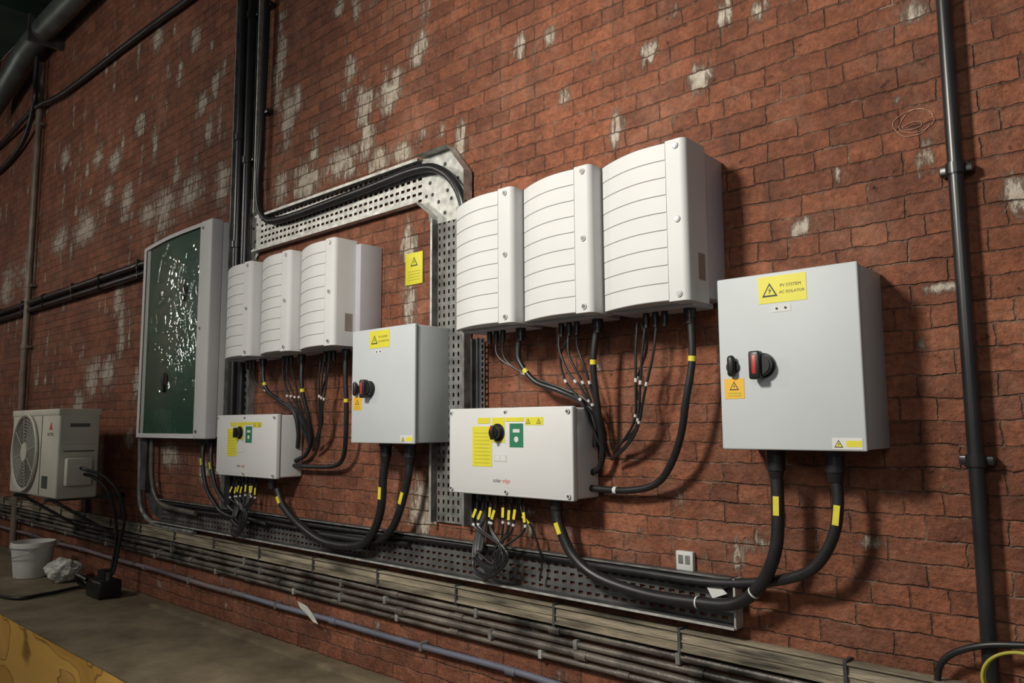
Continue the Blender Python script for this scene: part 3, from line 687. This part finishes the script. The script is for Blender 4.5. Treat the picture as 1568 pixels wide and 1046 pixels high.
b=B('condensate_pump'); b.box(-6.86,-6.58,-.34,-.16,LEDGE,-1.22,'blackpl',.02,3,True); b.cyl((-6.72,-.25,-1.19),.05,.08,(0,0,1),'blackpl',16); b.cyl((-6.63,-.25,-1.2),.02,.08,(0,0,1),'galvk',10)
b.tube([(-6.9,-.28,-1.335),(-6.98,-.35,-1.26),(-6.88,-.4,-1.19),(-6.78,-.36,-1.22)],.018,'black',8); b.obj()
def bucket(x,y,z,r0,r1,h,k,name):
    b=B(name); n=32; pr=[(r0*.96,0),(r0,.005),(r1,h*.86),(r1+.010,h*.86),(r1+.010,h*.93),(r1+.004,h),(r1-.005,h),(r0-.006,.02),(0.001,.02)]
    vs=[(x+p*math.cos(2*math.pi*i/n),y+p*math.sin(2*math.pi*i/n),z+q) for p,q in pr for i in range(n)]
    fs=[[a*n+i,a*n+(i+1)%n,(a+1)*n+(i+1)%n,(a+1)*n+i] for a in range(len(pr)-1) for i in range(n)]+[list(range(n))[::-1]]
    b.add(vs,fs,k,True)
    b.tube([(x+(r1+.012)*math.cos(a),y+(r1+.012)*math.sin(a)*.9-.02,z+h*.88-.09*math.sin(t*math.pi)) for t,a in [(i/12,math.pi+math.pi*i/12) for i in range(13)]],.003,'screw',6)
    b.obj()
bucket(-8.12,-.36,LEDGE,.145,.175,.315,'bucket','white_bucket')
bucket(-10.85,-.25,LEDGE,.13,.16,.36,'blackpl','black_bucket')
b=B('plastic_bag'); bm=bmesh.new(); bmesh.ops.create_icosphere(bm,subdivisions=5,radius=1)
for v in bm.verts:
    c=v.co.copy(); n_=mn.noise(c*1.6)*.35+mn.noise(c*4)*.10
    v.co=Vector((-7.66+c.x*.18*(1+n_),-.24+c.y*.13*(1+n_),max(LEDGE+.002,-1.27+c.z*.10*(1+n_*1.3))))
b.bm(bm,'bag',True); b.obj()

# ------------------------------------------------------------ lights
def area(name,loc,tgt,sz,p,col):
    l=bpy.data.lights.new(name,'AREA'); l.energy=p; l.size=sz; l.color=col
    o=bpy.data.objects.new(name,l); COL.objects.link(o); o.location=loc
    o.rotation_euler=(Vector(tgt)-Vector(loc)).to_track_quat('-Z','Y').to_euler()
def spot(name,loc,tgt,rad,p,col,ang):
    l=bpy.data.lights.new(name,'SPOT'); l.energy=p; l.shadow_soft_size=rad; l.color=col; l.spot_size=math.radians(ang); l.spot_blend=1
    o=bpy.data.objects.new(name,l); COL.objects.link(o); o.location=loc
    o.rotation_euler=(Vector(tgt)-Vector(loc)).to_track_quat('-Z','Y').to_euler()
spot('key_and_fill_light',(-2.4,-3.6,2.2),(-1.6,0,.15),.32,800,(1,.95,.86),118)
area('key_and_fill_light',(-8.0,-4.2,2.8),(-6.8,0,.0),.8,80,(1,.94,.84))  # unseen fill lamp added for the left part of the wall
area('key_and_fill_light',(.3,-4.8,1.6),(-1.3,0,-.2),1.4,34,(1,.95,.88))  # weak unseen fill added from the right
b=B('reflection_light_stand')  # unseen stand, added so its glowing heads reflect in the cabinet cover
b.tube([(-13.25,-3.45,FL),(-13.25,-3.45,2.75)],.02,'galvk',10,sm=False)
for a in (0,2.1,4.2): b.tube([(-13.25,-3.45,FL+.6),(-13.25+.45*math.cos(a),-3.45+.45*math.sin(a),FL+.01)],.012,'galvk',8,sm=False)
for z,w in ((2.6,.24),(2.25,.14),(1.85,.20),(1.45,.12),(1.15,.16)):
    b.box(-13.25-w,-13.25+w,-3.47,-3.42,z-.07,z+.07,'blackpl',.008); b.box(-13.25-w+.02,-13.25+w-.02,-3.42,-3.415,z-.055,z+.055,'tube')
b.obj()
w=bpy.data.worlds.new('World'); S.world=w; w.use_nodes=True
w.node_tree.nodes['Background'].inputs[0].default_value=(.9,.92,.97,1); w.node_tree.nodes['Background'].inputs[1].default_value=.12

# ------------------------------------------------------------ camera
F=Vector((-0.66633246,0.73788154,0.10738662));R=Vector((0.74169368,0.67070812,-0.00641205));U=Vector((0.07675641,-0.07537542,0.99419666))
c=bpy.data.cameras.new('camera'); c.sensor_width=36; c.lens=36*1172.1/1568; c.clip_start=.05
o=bpy.data.objects.new('camera',c); COL.objects.link(o)
m=Matrix((R,U,-F)).transposed().to_4x4(); m.translation=(0,-2.75,0); o.matrix_world=m
S.camera=o
